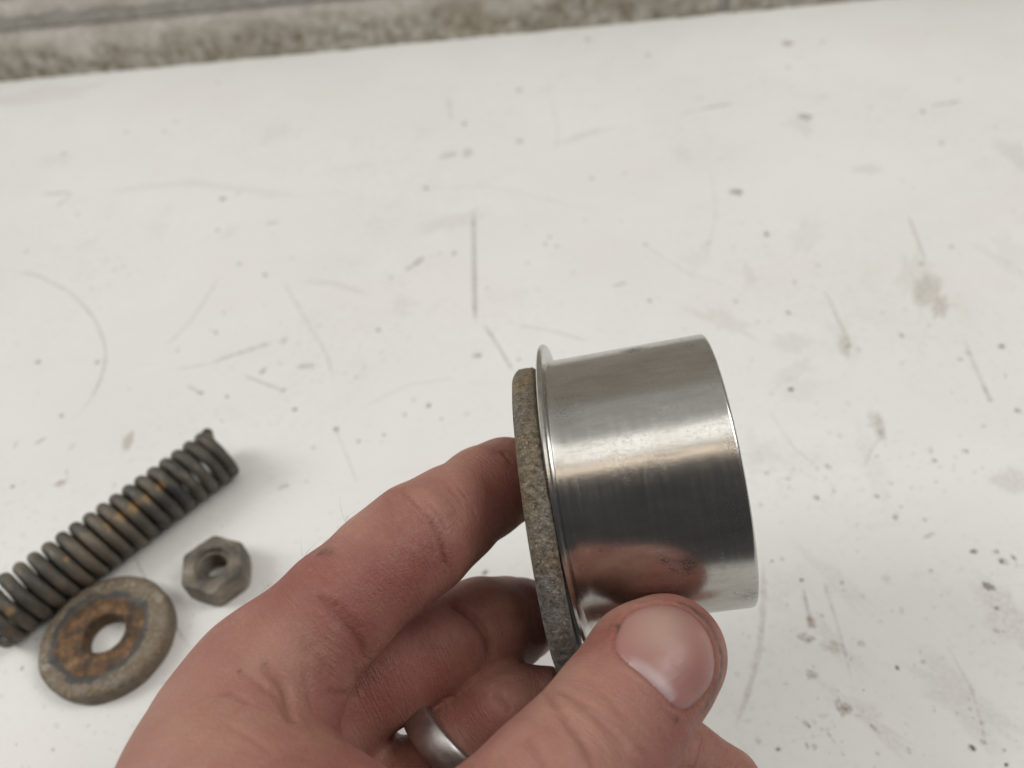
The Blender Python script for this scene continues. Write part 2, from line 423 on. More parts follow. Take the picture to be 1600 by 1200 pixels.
for pts, wpx, col, al in [
    ([(740, 325), (741, 420), (743, 512)], 11, GREY, 0.72), ([(755, 505), (778, 540), (803, 582)], 9, GREY, 0.6),
    ([(65, 304), (115, 300)], 8, GREY, 0.6), ([(88, 324), (113, 302)], 8, GREY, 0.4),
    ([(632, 424), (664, 401)], 11, DARK, 0.7), ([(325, 569), (360, 556), (428, 534)], 9, GREY, 0.65), ([(270, 578), (330, 568)], 9, GREY, 0.25),
    ([(463, 573), (494, 571)], 12, DARK, 0.65), ([(378, 586), (444, 611)], 8, GREY, 0.45), ([(439, 538), (449, 526)], 12, DARK, 0.5),
    ([(0, 420), (60, 430), (115, 460), (150, 500), (167, 545), (162, 585), (140, 630), (108, 662)], 8, GREY, 0.42),
    ([(255, 546), (300, 500), (345, 430)], 8, GREY, 0.25), ([(438, 432), (490, 520), (512, 555), (522, 600)], 8, GREY, 0.24),
    ([(470, 440), (520, 442), (575, 460)], 15, GREY, 0.20), ([(290, 601), (316, 616)], 8, GREY, 0.5), ([(413, 350), (437, 347)], 9, GREY, 0.55),
    ([(1056, 180), (1100, 170), (1152, 161)], 8, GREY, 0.28), ([(1098, 169), (1142, 162)], 10, GREY, 0.45), ([(1458, 165), (1504, 158)], 11, BROWN, 0.6),
    ([(1505, 528), (1522, 570), (1546, 622)], 9, BROWN, 0.35), ([(1418, 335), (1432, 370), (1448, 412)], 8, TAN, 0.5),
    ([(1288, 452), (1310, 500), (1332, 545)], 9, TAN, 0.45), ([(955, 448), (980, 441)], 9, GREY, 0.55), ([(800, 507), (860, 516), (922, 534)], 8, TAN, 0.3),
    ([(1192, 870), (1193, 950), (1187, 1015), (1170, 1080), (1148, 1140)], 14, TAN, 0.40), ([(1285, 905), (1310, 980), (1332, 1068)], 8, TAN, 0.35),
    ([(1254, 918), (1260, 945), (1269, 977)], 10, TAN, 0.6), ([(206, 862), (240, 930), (300, 1016)], 6, DARK, 0.5), ([(52, 696), (74, 682)], 9, GREY, 0.5),
    ([(105, 706), (120, 690)], 10, GREY, 0.3), ([(1252, 1125), (1268, 1138)], 12, DARK, 0.55), ([(1290, 1140), (1308, 1165)], 8, TAN, 0.4),
    ([(1535, 602), (1550, 630)], 12, BROWN, 0.4), ([(1440, 842), (1462, 832)], 9, GREY, 0.5), ([(1350, 730), (1362, 700), (1380, 680)], 8, TAN, 0.3),
    ([(860, 150), (872, 200), (868, 240)], 6, GREY, 0.2), ([(700, 150), (705, 190)], 12, GREY, 0.2), ([(1370, 640), (1380, 690)], 16, TAN, 0.3),
    ([(560, 640), (640, 600), (720, 590)], 7, GREY, 0.18), ([(600, 300), (760, 290), (930, 330)], 10, GREY, 0.10), ([(150, 300), (300, 285), (480, 310)], 26, GREY, 0.13),
    ([(1200, 640), (1240, 700), (1290, 740)], 7, TAN, 0.2), ([(1000, 380), (1080, 430), (1150, 450)], 6, GREY, 0.2), ([(520, 660), (545, 720), (560, 760)], 6, GREY, 0.25),
    ([(1475, 1000), (1520, 1080), (1545, 1180)], 7, TAN, 0.22), ([(1100, 420), (1120, 330), (1110, 260)], 5, GREY, 0.18)]:
    strip(pts, wpx, col, al)
for (px, py), rx, ry, ang, col, al in [
    ((1450, 455), 26, 44, -0.5, TAN, 0.32), ((1470, 480), 14, 30, -0.6, TAN, 0.35), ((1580, 750), 42, 22, 0.3, BROWN, 0.16), ((1370, 665), 14, 26, -0.1, TAN, 0.25),
    ((1257, 182), 13, 9, -0.4, GREY, 0.6), ((1152, 300), 13, 9, -0.3, (0.38, 0.37, 0.24), 0.7), ((1230, 68), 11, 9, -0.7, TAN, 0.6), ((1268, 973), 9, 9, 0, BROWN, 0.55),
    ((1260, 998), 14, 8, -0.2, TAN, 0.5), ((1300, 1012), 20, 10, 0, TAN, 0.28), ((1268, 1055), 12, 8, 0, TAN, 0.4), ((1315, 1105), 13, 12, 0, TAN, 0.55), ((1570, 960), 40, 60, 0.3, (0.62, 0.47, 0.42), 0.16),
    ((60, 150), 90, 26, 0.1, (0.66, 0.52, 0.46), 0.14), ((200, 690), 10, 20, 0, (0.45, 0.33, 0.28), 0.45), ((95, 755), 10, 6, 0.6, BROWN, 0.5), ((1545, 917), 12, 7, -0.5, DARK, 0.75),
    ((700, 243), 20, 7, 0.2, GREY, 0.3), ((732, 238), 10, 14, 0, GREY, 0.3), ((1385, 905), 10, 8, 0, GREY, 0.2), ((1320, 540), 12, 26, -0.3, TAN, 0.3)]:
    c = ground(px, py); k = np.linalg.norm(ground(px + 1, py) - c)
    MZ[0] += 0.0012
    V, Fc, cols = spot_geo(c, rx * k, ry * k * 1.25, ang, col, al * 1.0, MZ[0], seg=16, lump=0.3)
    colour_mesh('stain', V, Fc, cols, bench)
for i in range(34):
    px = random.choice([random.uniform(0, 1600), random.uniform(1150, 1600)]); py = random.uniform(160, 1190)
    c = ground(px, py); MZ[0] += 0.0012
    V, Fc, cols = spot_geo(c, random.uniform(5, 20), random.uniform(3, 10), random.uniform(0, 3.1), random.choice([TAN, TAN, (0.55, 0.44, 0.38), (0.48, 0.46, 0.38)]), random.uniform(0.05, 0.15), MZ[0], seg=20, lump=0.5)
    colour_mesh('stain', V, Fc, cols, bench)
# specks: the ones that show plainly, then a fine scatter
specks = [(726, 194, 6), (198, 207, 5), (257, 206, 4), (274, 191, 4), (665, 294, 6), (348, 311, 6), (372, 303, 4), (340, 360, 4), (41, 394, 4), (122, 335, 4), (99, 241, 4),
          (374, 413, 5), (414, 430, 6), (612, 434, 5), (591, 516, 6), (745, 556, 8), (60, 566, 7), (411, 580, 7), (460, 640, 7), (96, 650, 5), (687, 396, 4), (710, 396, 6), (337, 520, 5),
          (355, 620, 5), (670, 634, 7), (646, 625, 4), (442, 610, 6), (314, 614, 5), (152, 566, 6), (525, 671, 6), (556, 590, 4),
          (811, 141, 6), (917, 62, 7), (1442, 174, 6), (1471, 224, 7), (1198, 366, 7), (1486, 386, 6), (1232, 489, 7), (1409, 525, 6), (1565, 541, 8), (824, 411, 5), (1015, 470, 6),
          (1150, 471, 5), (1325, 541, 6), (1500, 562, 5), (859, 370, 5), (870, 385, 5), (852, 382, 4), (1009, 382, 5), (924, 279, 6), (975, 272, 5), (970, 345, 4), (1235, 608, 6), (811, 562, 5),
          (1106, 380, 5), (1130, 700, 4), (1231, 106, 5), (1285, 66, 5), (1413, 140, 4), (1555, 200, 4), (1012, 86, 5), (340, 130, 4),
          (1400, 809, 7), (1565, 877, 9), (1556, 862, 6), (1584, 872, 6), (1522, 862, 8), (1252, 906, 6), (1315, 910, 5), (1345, 1005, 7), (1216, 1171, 7), (1261, 1166, 6), (1520, 1169, 9),
          (1536, 1160, 6), (1402, 1044, 6), (1442, 1034, 5), (1556, 985, 7), (1557, 950, 6), (1370, 776, 5), (1407, 792, 5), (1275, 778, 7), (1236, 609, 6), (1590, 642, 8), (1572, 1195, 6),
          (1445, 812, 5), (1460, 720, 5), (1507, 705, 5), (1537, 666, 5), (1294, 729, 6), (1232, 748, 5), (1206, 877, 4), (720, 890, 5), (758, 895, 6), (560, 690, 5), (20, 760, 4), (255, 740, 5), (35, 1045, 5),
          (812, 221, -8), (1100, 600, -5), (632, 648, -5), (1278, 415, 5), (1440, 412, 6), (25, 880, 4), (490, 700, 5), (600, 680, 5), (690, 655, 4)]
V, Fc, cols = [], [], []
def add_spot(c, rx, ry, col, al):
    global V, Fc, cols
    v, f, k = spot_geo(c, rx, ry, random.uniform(0, 3.1), col, al, 0.12 + random.random() * 0.02, seg=8)
    b = len(V); V += v; cols += k; Fc += [tuple(i + b for i in q) for q in f]
for px, py, s_ in specks:
    c = ground(px, py); k = np.linalg.norm(ground(px + 1, py) - c)
    col = (0.42, 0.24, 0.15) if s_ < 0 else random.choice([DARK, DARK, GREY, (0.22, 0.19, 0.15)])
    r = abs(s_) * k * 0.95
    add_spot(c, r * random.uniform(0.8, 1.25), r * random.uniform(0.7, 1.0), col, random.uniform(0.35, 0.68))
clusters = [(random.uniform(0, 1600), random.uniform(140, 1180), random.uniform(30, 120)) for _ in range(26)]
for i in range(800):
    cl = random.choice(clusters)
    if random.random() < 0.55: c = ground(random.gauss(cl[0], cl[2]), max(40, random.gauss(cl[1], cl[2] * 0.6)))
    else: c = ground(random.uniform(-60, 1660), 40 + 1180 * random.random() ** 0.8)
    if c[1] > WALL_Y - 6 or c[1] < -60: continue
    r = random.choice([0.25, 0.35, 0.45, 0.6, 0.8]) * random.uniform(0.7, 1.5)
    el = random.choice([1, 1, 1.3, 2.2])
    add_spot(c, r * el, r, random.choice([GREY, GREY, DARK, TAN]), random.uniform(0.08, 0.34))
for i in range(1500):
    c = ground(random.uniform(-60, 1660), 60 + 1160 * random.random() ** 0.7)
    if c[1] > WALL_Y - 6 or c[1] < -60: continue
    r = random.uniform(0.14, 0.34)
    add_spot(c, r * random.choice([1, 1.4, 2.6]), r, random.choice([GREY, GREY, DARK, TAN]), random.uniform(0.10, 0.42))
o = colour_mesh('dirt_specks', V, Fc, cols, bench); tag(o, kind='stuff')
# loose crumbs of grit with a body of their own
V, Fc = [], []
for px, py, s_ in [s for s in specks if s[2] >= 6][::2] + [(random.uniform(0, 1600), random.uniform(120, 1190), random.uniform(2, 4)) for _ in range(30)]:
    c = ground(px, py)
    if c[1] > WALL_Y - 4: continue
    r = min(0.8, abs(s_) * 0.09) * random.uniform(0.6, 1.0); b = len(V)
    V.append((c[0], c[1], 0.12 + r * 0.7))
    for k in range(6):
        a = k * math.pi / 3 + random.uniform(-.3, .3); q = r * random.uniform(0.7, 1.2)
        V.append((c[0] + math.cos(a) * q, c[1] + math.sin(a) * q, 0.0))
    Fc += [(b, b + 1 + k, b + 1 + (k + 1) % 6) for k in range(6)]
o = mesh_obj('grit', V, Fc, mat_plain('grit_brown', (0.20, 0.17, 0.13), 0.9), bench, smooth=False); tag(o, kind='stuff')

# ------------------------------------------------------------------ wall behind the bench
def build_wall():
    root = empty('block_wall', (0, WALL_Y, 0), 'rough cream painted block wall with brown grime along the bench edge', 'wall')
    wm, mm = mat_wall(), mat_mortar()
    courses = [(-40.0, 32.0)]
    z = 39.0
    for k in range(9): courses.append((z, z + 62)); z += 69
    BL, JT = 520.0, 7.0
    for ci, (z0, z1) in enumerate(courses):
        x = -1413.0 + (0.5 * (BL + JT) if ci % 2 else 0)
        while x < 900:
            xa, xb = x, x + BL; x += BL + JT
            near = ci < 3 and xb > -420 and xa < 420
            nx, nz = (120, 24) if near else (10, 6)
            ch = 3.5
            gx = np.linspace(0, 1, nx); gz = np.linspace(0, 1, nz)
            X, Z = np.meshgrid(xa + gx * BL, z0 + gz * (z1 - z0), indexing='ij')
            edge = np.minimum(np.minimum(X - xa, xb - X), np.minimum(Z - z0, z1 - Z))
            p = np.stack([X.ravel(), np.full(X.size, WALL_Y + ci * 3.3), Z.ravel()], 1)
            rough = noise3(p, 14, ci, 4) * 2.0 + noise3(p, 4, ci + 5, 2) * 0.8
            dep = np.clip(1 - edge.ravel() / ch, 0, 1) ** 2 * 1.4
            Y = WALL_Y + 2.5 - rough + dep
            if ci == 0:
                # lower course stands proud with a worn top arris
                Y = Y - 2.0
            Fr = np.stack([X.ravel(), Y, Z.ravel()], 1)
            fc = grid_faces(nx, nz)
            # sides and back
            b = len(Fr); ring = [i * nz for i in range(nx)] + [(nx - 1) * nz + j for j in range(1, nz)] + [i * nz + nz - 1 for i in range(nx - 2, -1, -1)] + [j for j in range(nz - 2, 0, -1)]
            back = [(Fr[i][0], WALL_Y + 60, Fr[i][2]) for i in ring]
            Vv = np.vstack([Fr, back]); n_ = len(ring)
            fc = fc + [(ring[i], ring[(i + 1) % n_], b + (i + 1) % n_, b + i) for i in range(n_)]
            o = mesh_obj('block', Vv, fc, wm); o.location = (0, 0, 0); under(o, root)
            at = o.data.attributes.new('paint', 'FLOAT', 'POINT')
            zz = Vv[:, 2]; pn = noise3(Vv, 40, 3, 3)
            pv = np.clip((zz - 15 + pn * 16) / 11, 0, 1) * 0.9
            at.data.foreach_set('value', pv.astype(np.float32))
    Vm = [(-1010, WALL_Y + 3.6, -40), (1010, WALL_Y + 3.6, -40), (1010, WALL_Y + 3.6, z), (-1010, WALL_Y + 3.6, z), (-1010, WALL_Y + 70, -40), (1010, WALL_Y + 70, -40), (1010, WALL_Y + 70, z), (-1010, WALL_Y + 70, z)]
    o = mesh_obj('mortar', Vm, [(0, 1, 2, 3), (7, 6, 5, 4), (0, 4, 5, 1), (1, 5, 6, 2), (2, 6, 7, 3), (3, 7, 4, 0)], mm, smooth=False); under(o, root)
build_wall()

# ================================================================== THINGS ON THE BENCH
# ------------------------------------------------------------------ coil spring
def build_spring():
    RW, RC = 2.1, 8.2                      # wire and coil radius
    zc = RW + RC
    A = ground(347, 705, zc); A[2] = zc; B = ground(-15, 972, zc); B[2] = zc
    ax = unit(B - A); L = np.linalg.norm(B - A); up = np.array([0, 0, 1.0]); sd = np.cross(ax, up)
    turns = 18.6; n = int(turns * 40); seg = 12
    tpar = np.linspace(0, 1, n); th = 2 * math.pi * turns * tpar + 0.9
    # closed end turns, even pitch between
    pit = np.ones(n); pit[:40] = 0.62; pit[-44:] = 0.6
    s = np.cumsum(pit); s = (s - s[0]) / (s[-1] - s[0]) * L
    cpt = A + s[:, None] * ax + RC * (np.cos(th)[:, None] * up + np.sin(th)[:, None] * sd)
    tg = np.gradient(cpt, axis=0); tg /= np.linalg.norm(tg, axis=1)[:, None]
    rad = np.cos(th)[:, None] * up + np.sin(th)[:, None] * sd; bn = np.cross(tg, rad); bn /= np.linalg.norm(bn, axis=1)[:, None]; rad = np.cross(bn, tg)
    V, Fc = [], []
    for i in range(n):
        for k in range(seg):
            a = 2 * math.pi * k / seg
            V.append(cpt[i] + RW * (math.cos(a) * rad[i] + math.sin(a) * bn[i]))
    Fc = grid_faces(n, seg, False, True); Fc.append(tuple(range(seg - 1, -1, -1))); Fc.append(tuple((n - 1) * seg + k for k in range(seg)))
    V = np.array(V); ctr = np.repeat(cpt, seg, 0); nrm = V - ctr; nrm /= np.linalg.norm(nrm, axis=1)[:, None]
    V = V + nrm * (noise3(V, 2.0, 3, 2) * 0.14)[:, None]
    V[:, 2] = np.maximum(V[:, 2], 0.03)
    o = mesh_obj('coil_spring', V, Fc, mat_spring())
    tag(o, 'dark rusty coil spring lying on the bench at the left edge', 'spring')
    at = o.data.attributes.new('rust', 'FLOAT', 'POINT'); val = np.zeros(len(V))
    for px, py, r in ((250, 759, 1.9), (229, 777, 1.7), (209, 791, 2.1), (188, 806, 1.9), (168, 822, 1.2), (105, 875, 1.1), (15, 955, 1.6)):
        v_ = unit(fwd + (px - 800) / FPX * RIGHT - (py - 600) / FPX * UP); rel = V - CAM; dr = np.linalg.norm(rel - (rel @ v_)[:, None] * v_, axis=1)
        val = np.maximum(val, np.where(V[:, 2] > 8, np.clip(1.2 - dr / r * 1.1, 0, 0.6), 0))
    at.data.foreach_set('value', val.astype(np.float32))
build_spring()

# ------------------------------------------------------------------ thick washer
def build_washer():
    H = 6.6; c = ground(162, 988, H); c[2] = 0.02
    R, r = 20.2, 6.3
    prof = [(r, 0.5), (r, H - 0.7), (r + 0.7, H - 0.15), (r + 2.0, H - 0.25), (11.5, H - 0.35), (12.6, H - 0.12), (13.6, H - 0.3), (15, H), (18.4, H - 0.05), (19.2, H - 0.3), (19.8, H - 0.85), (R, H - 1.6), (R, 0.8), (R - 0.8, 0), (r + 0.5, 0)]
    # refine
    pr = []
    for a, b in zip(prof, prof[1:] + prof[:1]):
        k = max(1, int(math.dist(a, b) / 0.6))
        for j in range(k): pr.append((a[0] + (b[0] - a[0]) * j / k, a[1] + (b[1] - a[1]) * j / k))
    V, Fc = lathe(pr, np.array([0, 0, 0.0]), (0, 0, 1), np.array([1.0, 0, 0]), 150)
    d = V.copy(); n = noise3(V, 3.2, 4, 3); n2 = noise3(V, 1.1, 6, 2); inner = np.hypot(V[:, 0], V[:, 1]) < 13.6
    V[:, 2] += np.where(d[:, 2] > 1.0, n * np.where(inner, 0.28, 0.12) + n2 * 0.08, 0)
    k = 1 + np.where(np.hypot(d[:, 0], d[:, 1]) > 17, noise3(d, 5, 9, 2) * 0.010, 0); V[:, 0] *= k; V[:, 1] *= k
    o = mesh_obj('washer', V, Fc, mat_washer()); o.location = tuple(c * S)
    tag(o, 'thick round rusted steel washer with a dark worn ring around its hole', 'washer')
build_washer()

# ------------------------------------------------------------------ hexagon nut
def build_nut():
    H = 10.0; AF = 19.4; RI = 5.4
    c = ground(331, 880, H); c[2] = 0.02
    root = empty('hex_nut', c, 'small weathered steel hexagon nut between washer and hand', 'nut')
    nm = mat_nut(); seg = 96; rot = math.radians(-22)
    rows = []
    zs = [(RI + 0.9, 0.0), ('w', 0.0), ('w', 1.0), ('w', 3), ('w', 5), ('w', 7), ('w', 8.2), ('w', 8.8), ('w', 9.4), ('t', 10.0), (RI + 1.6, 10.0), (RI + 0.5, 9.95), (RI + 0.05, 9.5)]
    V = []
    for i in range(seg):
        a = 2 * math.pi * i / seg
        b = (a % (math.pi / 3)) - math.pi / 6
        rh = AF / 2 / math.cos(b); rh = min(rh, AF / 2 * 1.135)
        for r, z in zs:
            if r == 'w':
                cone = AF / 2 * 1.0 + max(0.0, (H - z)) * 1.85     # chamfer cone from the top
                cone2 = AF / 2 * 1.02 + z * 1.9 + 0.4
                rr = min(rh, cone, cone2)
            elif r == 't': rr = AF / 2 * 0.965
            else: rr = r
            V.append((rr * math.cos(a + rot), rr * math.sin(a + rot), z))
    V = np.array(V); V += (noise3(V, 2.5, 2, 2) * 0.10)[:, None] * np.array([0.6, 0.6, 1.0]); V[:, 2] = np.maximum(V[:, 2], 0)
    o = mesh_obj('nut_body', V, grid_faces(seg, len(zs), True, False), nm); sharp(o, 28); o.parent = root
    # threaded bore: a helical groove
    pitch = 2.1; nz = 60; V = []
    for i in range(seg):
        a = 2 * math.pi * i / seg
        for j in range(nz):
            z = 9.5 * j / (nz - 1); ph = (z / pitch - i / seg) % 1.0
            rr = RI + 0.02 - 1.3 * (1 - abs(2 * ph - 1)) * min(1, j / 3, (nz - 1 - j) / 3)
            V.append((rr * math.cos(a + rot), rr * math.sin(a + rot), z))
    o = mesh_obj('thread', V, grid_faces(seg, nz, True, False), nm); o.parent = root
build_nut()

# ================================================================== THE HELD PIECES
SC = P(884.459, 768.635, 176.294)
SN = unit(camdir(0.97487719, -0.17213834, -0.14136075))
SU = unit(camdir(-0.17388446, -0.98476606, 0.0))       # up in the picture
SV = np.cross(SN, SU); SVn = unit(camdir(-0.13920727, 0.02458044, -0.98995815))
if np.dot(SV, SVn) < 0: SVn = -SVn
TOCAM = unit(camdir(-0.139, 0.0246, -0.99))
SLEEVE_R = 30.0
def build_sleeve():
    L, R, RF, T = 35.92, SLEEVE_R, 34.0, 1.5
    prof = [(R - T, 0.0), (RF - 0.35, 0.0), (RF, 0.3), (RF, 0.85), (RF - 0.35, 1.2), (R + 1.1, 1.25), (R + 0.3, 1.5), (R, 2.3)]
    prof += [(R, 2.3 + (L - 3.0) * k / 24) for k in range(1, 25)]
    prof += [(R - 0.12, L - 0.3), (R - 0.5, L), (R - T, L), (R - T, L * 0.5)]
    V, Fc = lathe(prof, SC, SN, SU, 240)
    o = mesh_obj('flanged_sleeve', V, Fc, None); sharp(o, 40)
    o.data.materials.append(mat_sleeve(SC, SN, SU))
    tag(o, 'shiny steel sleeve with a thin flange held between thumb and fingers', 'sleeve')
    e2 = np.cross(SN, unit(SU)); rel = V - SC
    axv = rel @ SN; ang = np.arctan2(rel @ e2, rel @ unit(SU))
    cy = np.stack([axv, np.abs(ang) * 30, np.linalg.norm(rel - axv[:, None] * SN, axis=1)], 1)
    at = o.data.attributes.new('cyl', 'FLOAT_VECTOR', 'POINT'); at.data.foreach_set('vector', cy.astype(np.float32).ravel())
    g = np.zeros(len(V))
    bv = None
    for px, py, r, a in ((1078, 884, 1.5, 1.5), (1074, 892, 1.2, 1.3), (1040, 876, 0.9, 1.3), (1055, 890, 0.8, 1.2), (990, 547, 2.2, 1.5), (1078, 540, 1.5, .5), (1140, 800, 5, .25), (1170, 930, 3, .55), (880, 640, 4, .35), (1150, 690, 2.5, .3)):
        # nearest point of the body under that pixel
        v = fwd + (px - 800) / FPX * RIGHT - (py - 600) / FPX * UP
        w0 = CAM - SC; w0p = w0 - (w0 @ SN) * SN; vp = v - (v @ SN) * SN
        A_, B_, C_ = vp @ vp, 2 * w0p @ vp, w0p @ w0p - 900.0
        D_ = B_ * B_ - 4 * A_ * C_
        t = (-B_ - math.sqrt(max(D_, 0))) / (2 * A_); q = CAM + t * v
        g = np.maximum(g, a * np.clip(1.4 - np.linalg.norm(V - q, axis=1) / r, 0, 1))
    at = o.data.attributes.new('grime', 'FLOAT', 'POINT'); at.data.foreach_set('value', g.astype(np.float32))
    return o
sleeve = build_sleeve()

PN = unit(SN - 0.012 * SU - 0.066 * unit(camdir(-0.139, 0.0246, -0.99)))
PC = SC - SN * 2.15 - 5.15 * SU + 1.30 * TOCAM
def build_plate():
    R, T = 34.35, 5.35; H_ = 9.0
    prof = [(H_, -0.3), (R - 2, 0.0), (R - 0.7, -0.1), (R - 0.15, -0.5)] + [(R, -0.8 - (T - 2.4) * k / 8) for k in range(9)] + [(R - 0.4, -T + 0.9), (R - 1.2, -T + 0.25), (R - 2.6, -T), (H_, -T)]
    pr = []
    for a, b in zip(prof, prof[1:] + prof[:1]):
        k = max(1, int(math.dist(a, b) / 1.0))
        for j in range(k): pr.append((a[0] + (b[0] - a[0]) * j / k, a[1] + (b[1] - a[1]) * j / k))
    V, Fc = lathe(pr, PC, PN, SU, 330)
    rel = V - PC; ax = rel @ PN; rd = rel - ax[:, None] * PN; rn = np.linalg.norm(rd, axis=1); rdu = rd / rn[:, None]
    n1 = noise3(V, 5.0, 3, 3); n2 = noise3(V, 1.5, 8, 3)
    rim = np.clip((rn - (R - 3)) / 2, 0, 1)
    V = V + rdu * (rim * (n1 * 0.16 + n2 * 0.30))[:, None] + PN * (np.where(rn > R - 2.5, n2 * 0.16 + n1 * 0.1, 0))[:, None]
    o = mesh_obj('steel_plate', V, Fc, mat_plate())
    tag(o, 'thick corroded steel plate pressed against the flange of the shiny sleeve', 'plate')
    up = rel @ SU
    tn = np.clip((up + 12 + 12 * n1) / 16, 0, 1) * np.clip(0.75 + 0.5 * noise3(V, 9, 21, 2), 0, 1)
    tn = np.maximum(np.maximum(tn, np.clip((up - 24) / 6, 0, 1)), 0.10 + 0.25 * n1)
    at = o.data.attributes.new('tan', 'FLOAT', 'POINT'); at.data.foreach_set('value', tn.astype(np.float32))
build_plate()

# ================================================================== THE HAND
VOX = 0.55
class Field:
    """a block of signed distances on the common voxel lattice"""
    def __init__(self, lo, hi):
        self.i0 = np.floor(np.asarray(lo) / VOX).astype(int); self.i1 = np.ceil(np.asarray(hi) / VOX).astype(int) + 1
        self.a = np.full(self.i1 - self.i0, 60.0, np.float32)
    def axes(self, s):
        return [((np.arange(s[k].start, s[k].stop) + self.i0[k]) * VOX).astype(np.float32) for k in range(3)]
    def block(self, lo, hi):
        a = np.clip(np.floor(np.asarray(lo) / VOX).astype(int) - self.i0, 0, self.a.shape)
        b = np.clip(np.ceil(np.asarray(hi) / VOX).astype(int) + 1 - self.i0, 0, self.a.shape)
        return tuple(slice(int(x), int(y)) for x, y in zip(a, b))
def smin(a, b, k):
    if k <= 0: return np.minimum(a, b)
    h = np.maximum(k - np.abs(a - b), 0) / k
    return np.minimum(a, b) - h * h * k * 0.25
def cap_dist(X, Y, Z, a, b, ra, rb, fl=None):
    ab = b - a; L2 = float(ab @ ab) + 1e-9
    dx, dy, dz = X - a[0], Y - a[1], Z - a[2]
    t = np.clip((dx * ab[0] + dy * ab[1] + dz * ab[2]) / L2, 0, 1)
    dx = dx - t * ab[0]; dy = dy - t * ab[1]; dz = dz - t * ab[2]
    d2 = dx * dx + dy * dy + dz * dz
    if fl is not None:
        n, f = fl                          # flatten by f along n
        c = dx * n[0] + dy * n[1] + dz * n[2]
        d2 = d2 + c * c * (1 / (f * f) - 1)
    return np.sqrt(d2) - (ra + (rb - ra) * t)
def add_caps(F, caps, k):
    for cp in caps:
        a, b, ra, rb = cp[:4]; fl = cp[4] if len(cp) > 4 else None; kk = cp[5] if len(cp) > 5 else k
        m = max(ra, rb) + kk + 3
        s = F.block(np.minimum(a, b) - m, np.maximum(a, b) + m)
        if any(q.stop <= q.start for q in s): continue
        x, y, z = F.axes(s)
        d = cap_dist(x[:, None, None], y[None, :, None], z[None, None, :], a, b, ra, rb, fl)
        F.a[s] = smin(F.a[s], d.astype(np.float32), kk)
def chain(pts, k=3):
    return [(pts[i][0], pts[i + 1][0], pts[i][1], pts[i + 1][1]) + tuple(pts[i][2:]) for i in range(len(pts) - 1)]

# joints: photo pixel + depth, radius in mm
VIEW = fwd
idx = [(P(425, 1058, 142), 12.0), (P(528, 950, 147), 10.9), (P(603, 882, 152), 10.7), (P(655, 842, 156), 11.0), (P(702, 808, 163), 10.1), (P(757, 769, 172), 9.8), (P(790, 751, 179), 9.4), (P(812, 742, 190), 8.2)]
mid = [(P(430, 1150, 158), 12.5), (P(600, 1050, 165), 11.0), (P(700, 1005, 170), 10.8), (P(752, 984, 174), 11.0), (P(790, 975, 181), 10.2), (P(812, 968, 194), 9.6), (P(822, 960, 208), 8.4)]
rin = [(P(555, 1310, 164), 12.0), (P(656, 1246, 163), 10.5), (P(728, 1170, 163), 10.2), (P(790, 1118, 164), 10.4), (P(860, 1120, 166), 9.5), (P(980, 1156, 167), 9.2), (P(1060, 1186, 166), 8.4), (P(1136, 1222, 164), 7.2)]
lit = [(P(600, 1430, 170), 10.5), (P(700, 1340, 170), 9.0), (P(790, 1290, 172), 8.8), (P(880, 1285, 174), 8.0), (P(970, 1310, 173), 7.2), (P(1010, 1325, 172), 6.4)]
thm = [(P(670, 1425, 115), 14.1), (P(785, 1328, 119), 12.9), (P(868, 1245, 123), 12.6), (P(918, 1190, 128), 12.2), (P(966, 1118, 134.5), 11.6), (P(1014, 1046, 141), 11.5), (P(1042, 1022, 146), 11.1)]
palm = [
    (P(425, 1058, 142), P(365, 1340, 137), 12.0, 15.5),
    (P(430, 1150, 158), P(380, 1430, 150), 12.5, 17.0),
    (P(545, 1310, 164), P(430, 1530, 156), 12.5, 16.0),
    (P(510, 1150, 168), P(580, 1270, 169), 12.0, 12.5),
    (P(600, 1430, 170), P(480, 1630, 162), 11.5, 15.0),
    (P(365, 1340, 137), P(350, 1720, 132), 15.5, 21.0),
    (P(480, 1630, 162), P(400, 1800, 150), 16.0, 19.0),
]
# thumb root and first web: a separate fold in front of the index knuckle
web = [
    (P(360, 1125, 137), P(352, 1240, 127), 12.5, 15.5),
    (P(352, 1240, 127), P(440, 1420, 114), 15.5, 18.0),
    (P(372, 1160, 133), P(440, 1262, 124), 8.5, 7.5),
    (P(440, 1262, 124), P(560, 1400, 115), 7.5, 11.0),
    (P(650, 1412, 114), P(440, 1420, 114), 14.0, 18.0),
    (P(440, 1420, 114), P(370, 1720, 122), 18.0, 21.0),
]
arm = [(P(350, 1740, 128), P(280, 2100, 100), 23.0, 27.0), (P(380, 1780, 138), P(330, 2150, 108), 20.0, 25.0), (P(280, 2100, 100), P(120, 3600, 70), 28.0, 38.0)]
arm = [(P(350, 1740, 128), P(300, 2050, 104), 23.0, 26.0), (P(380, 1780, 138), P(340, 2080, 112), 20.0, 24.0), (P(300, 2050, 104), P(230, 2650, 82), 27.0, 31.0)]

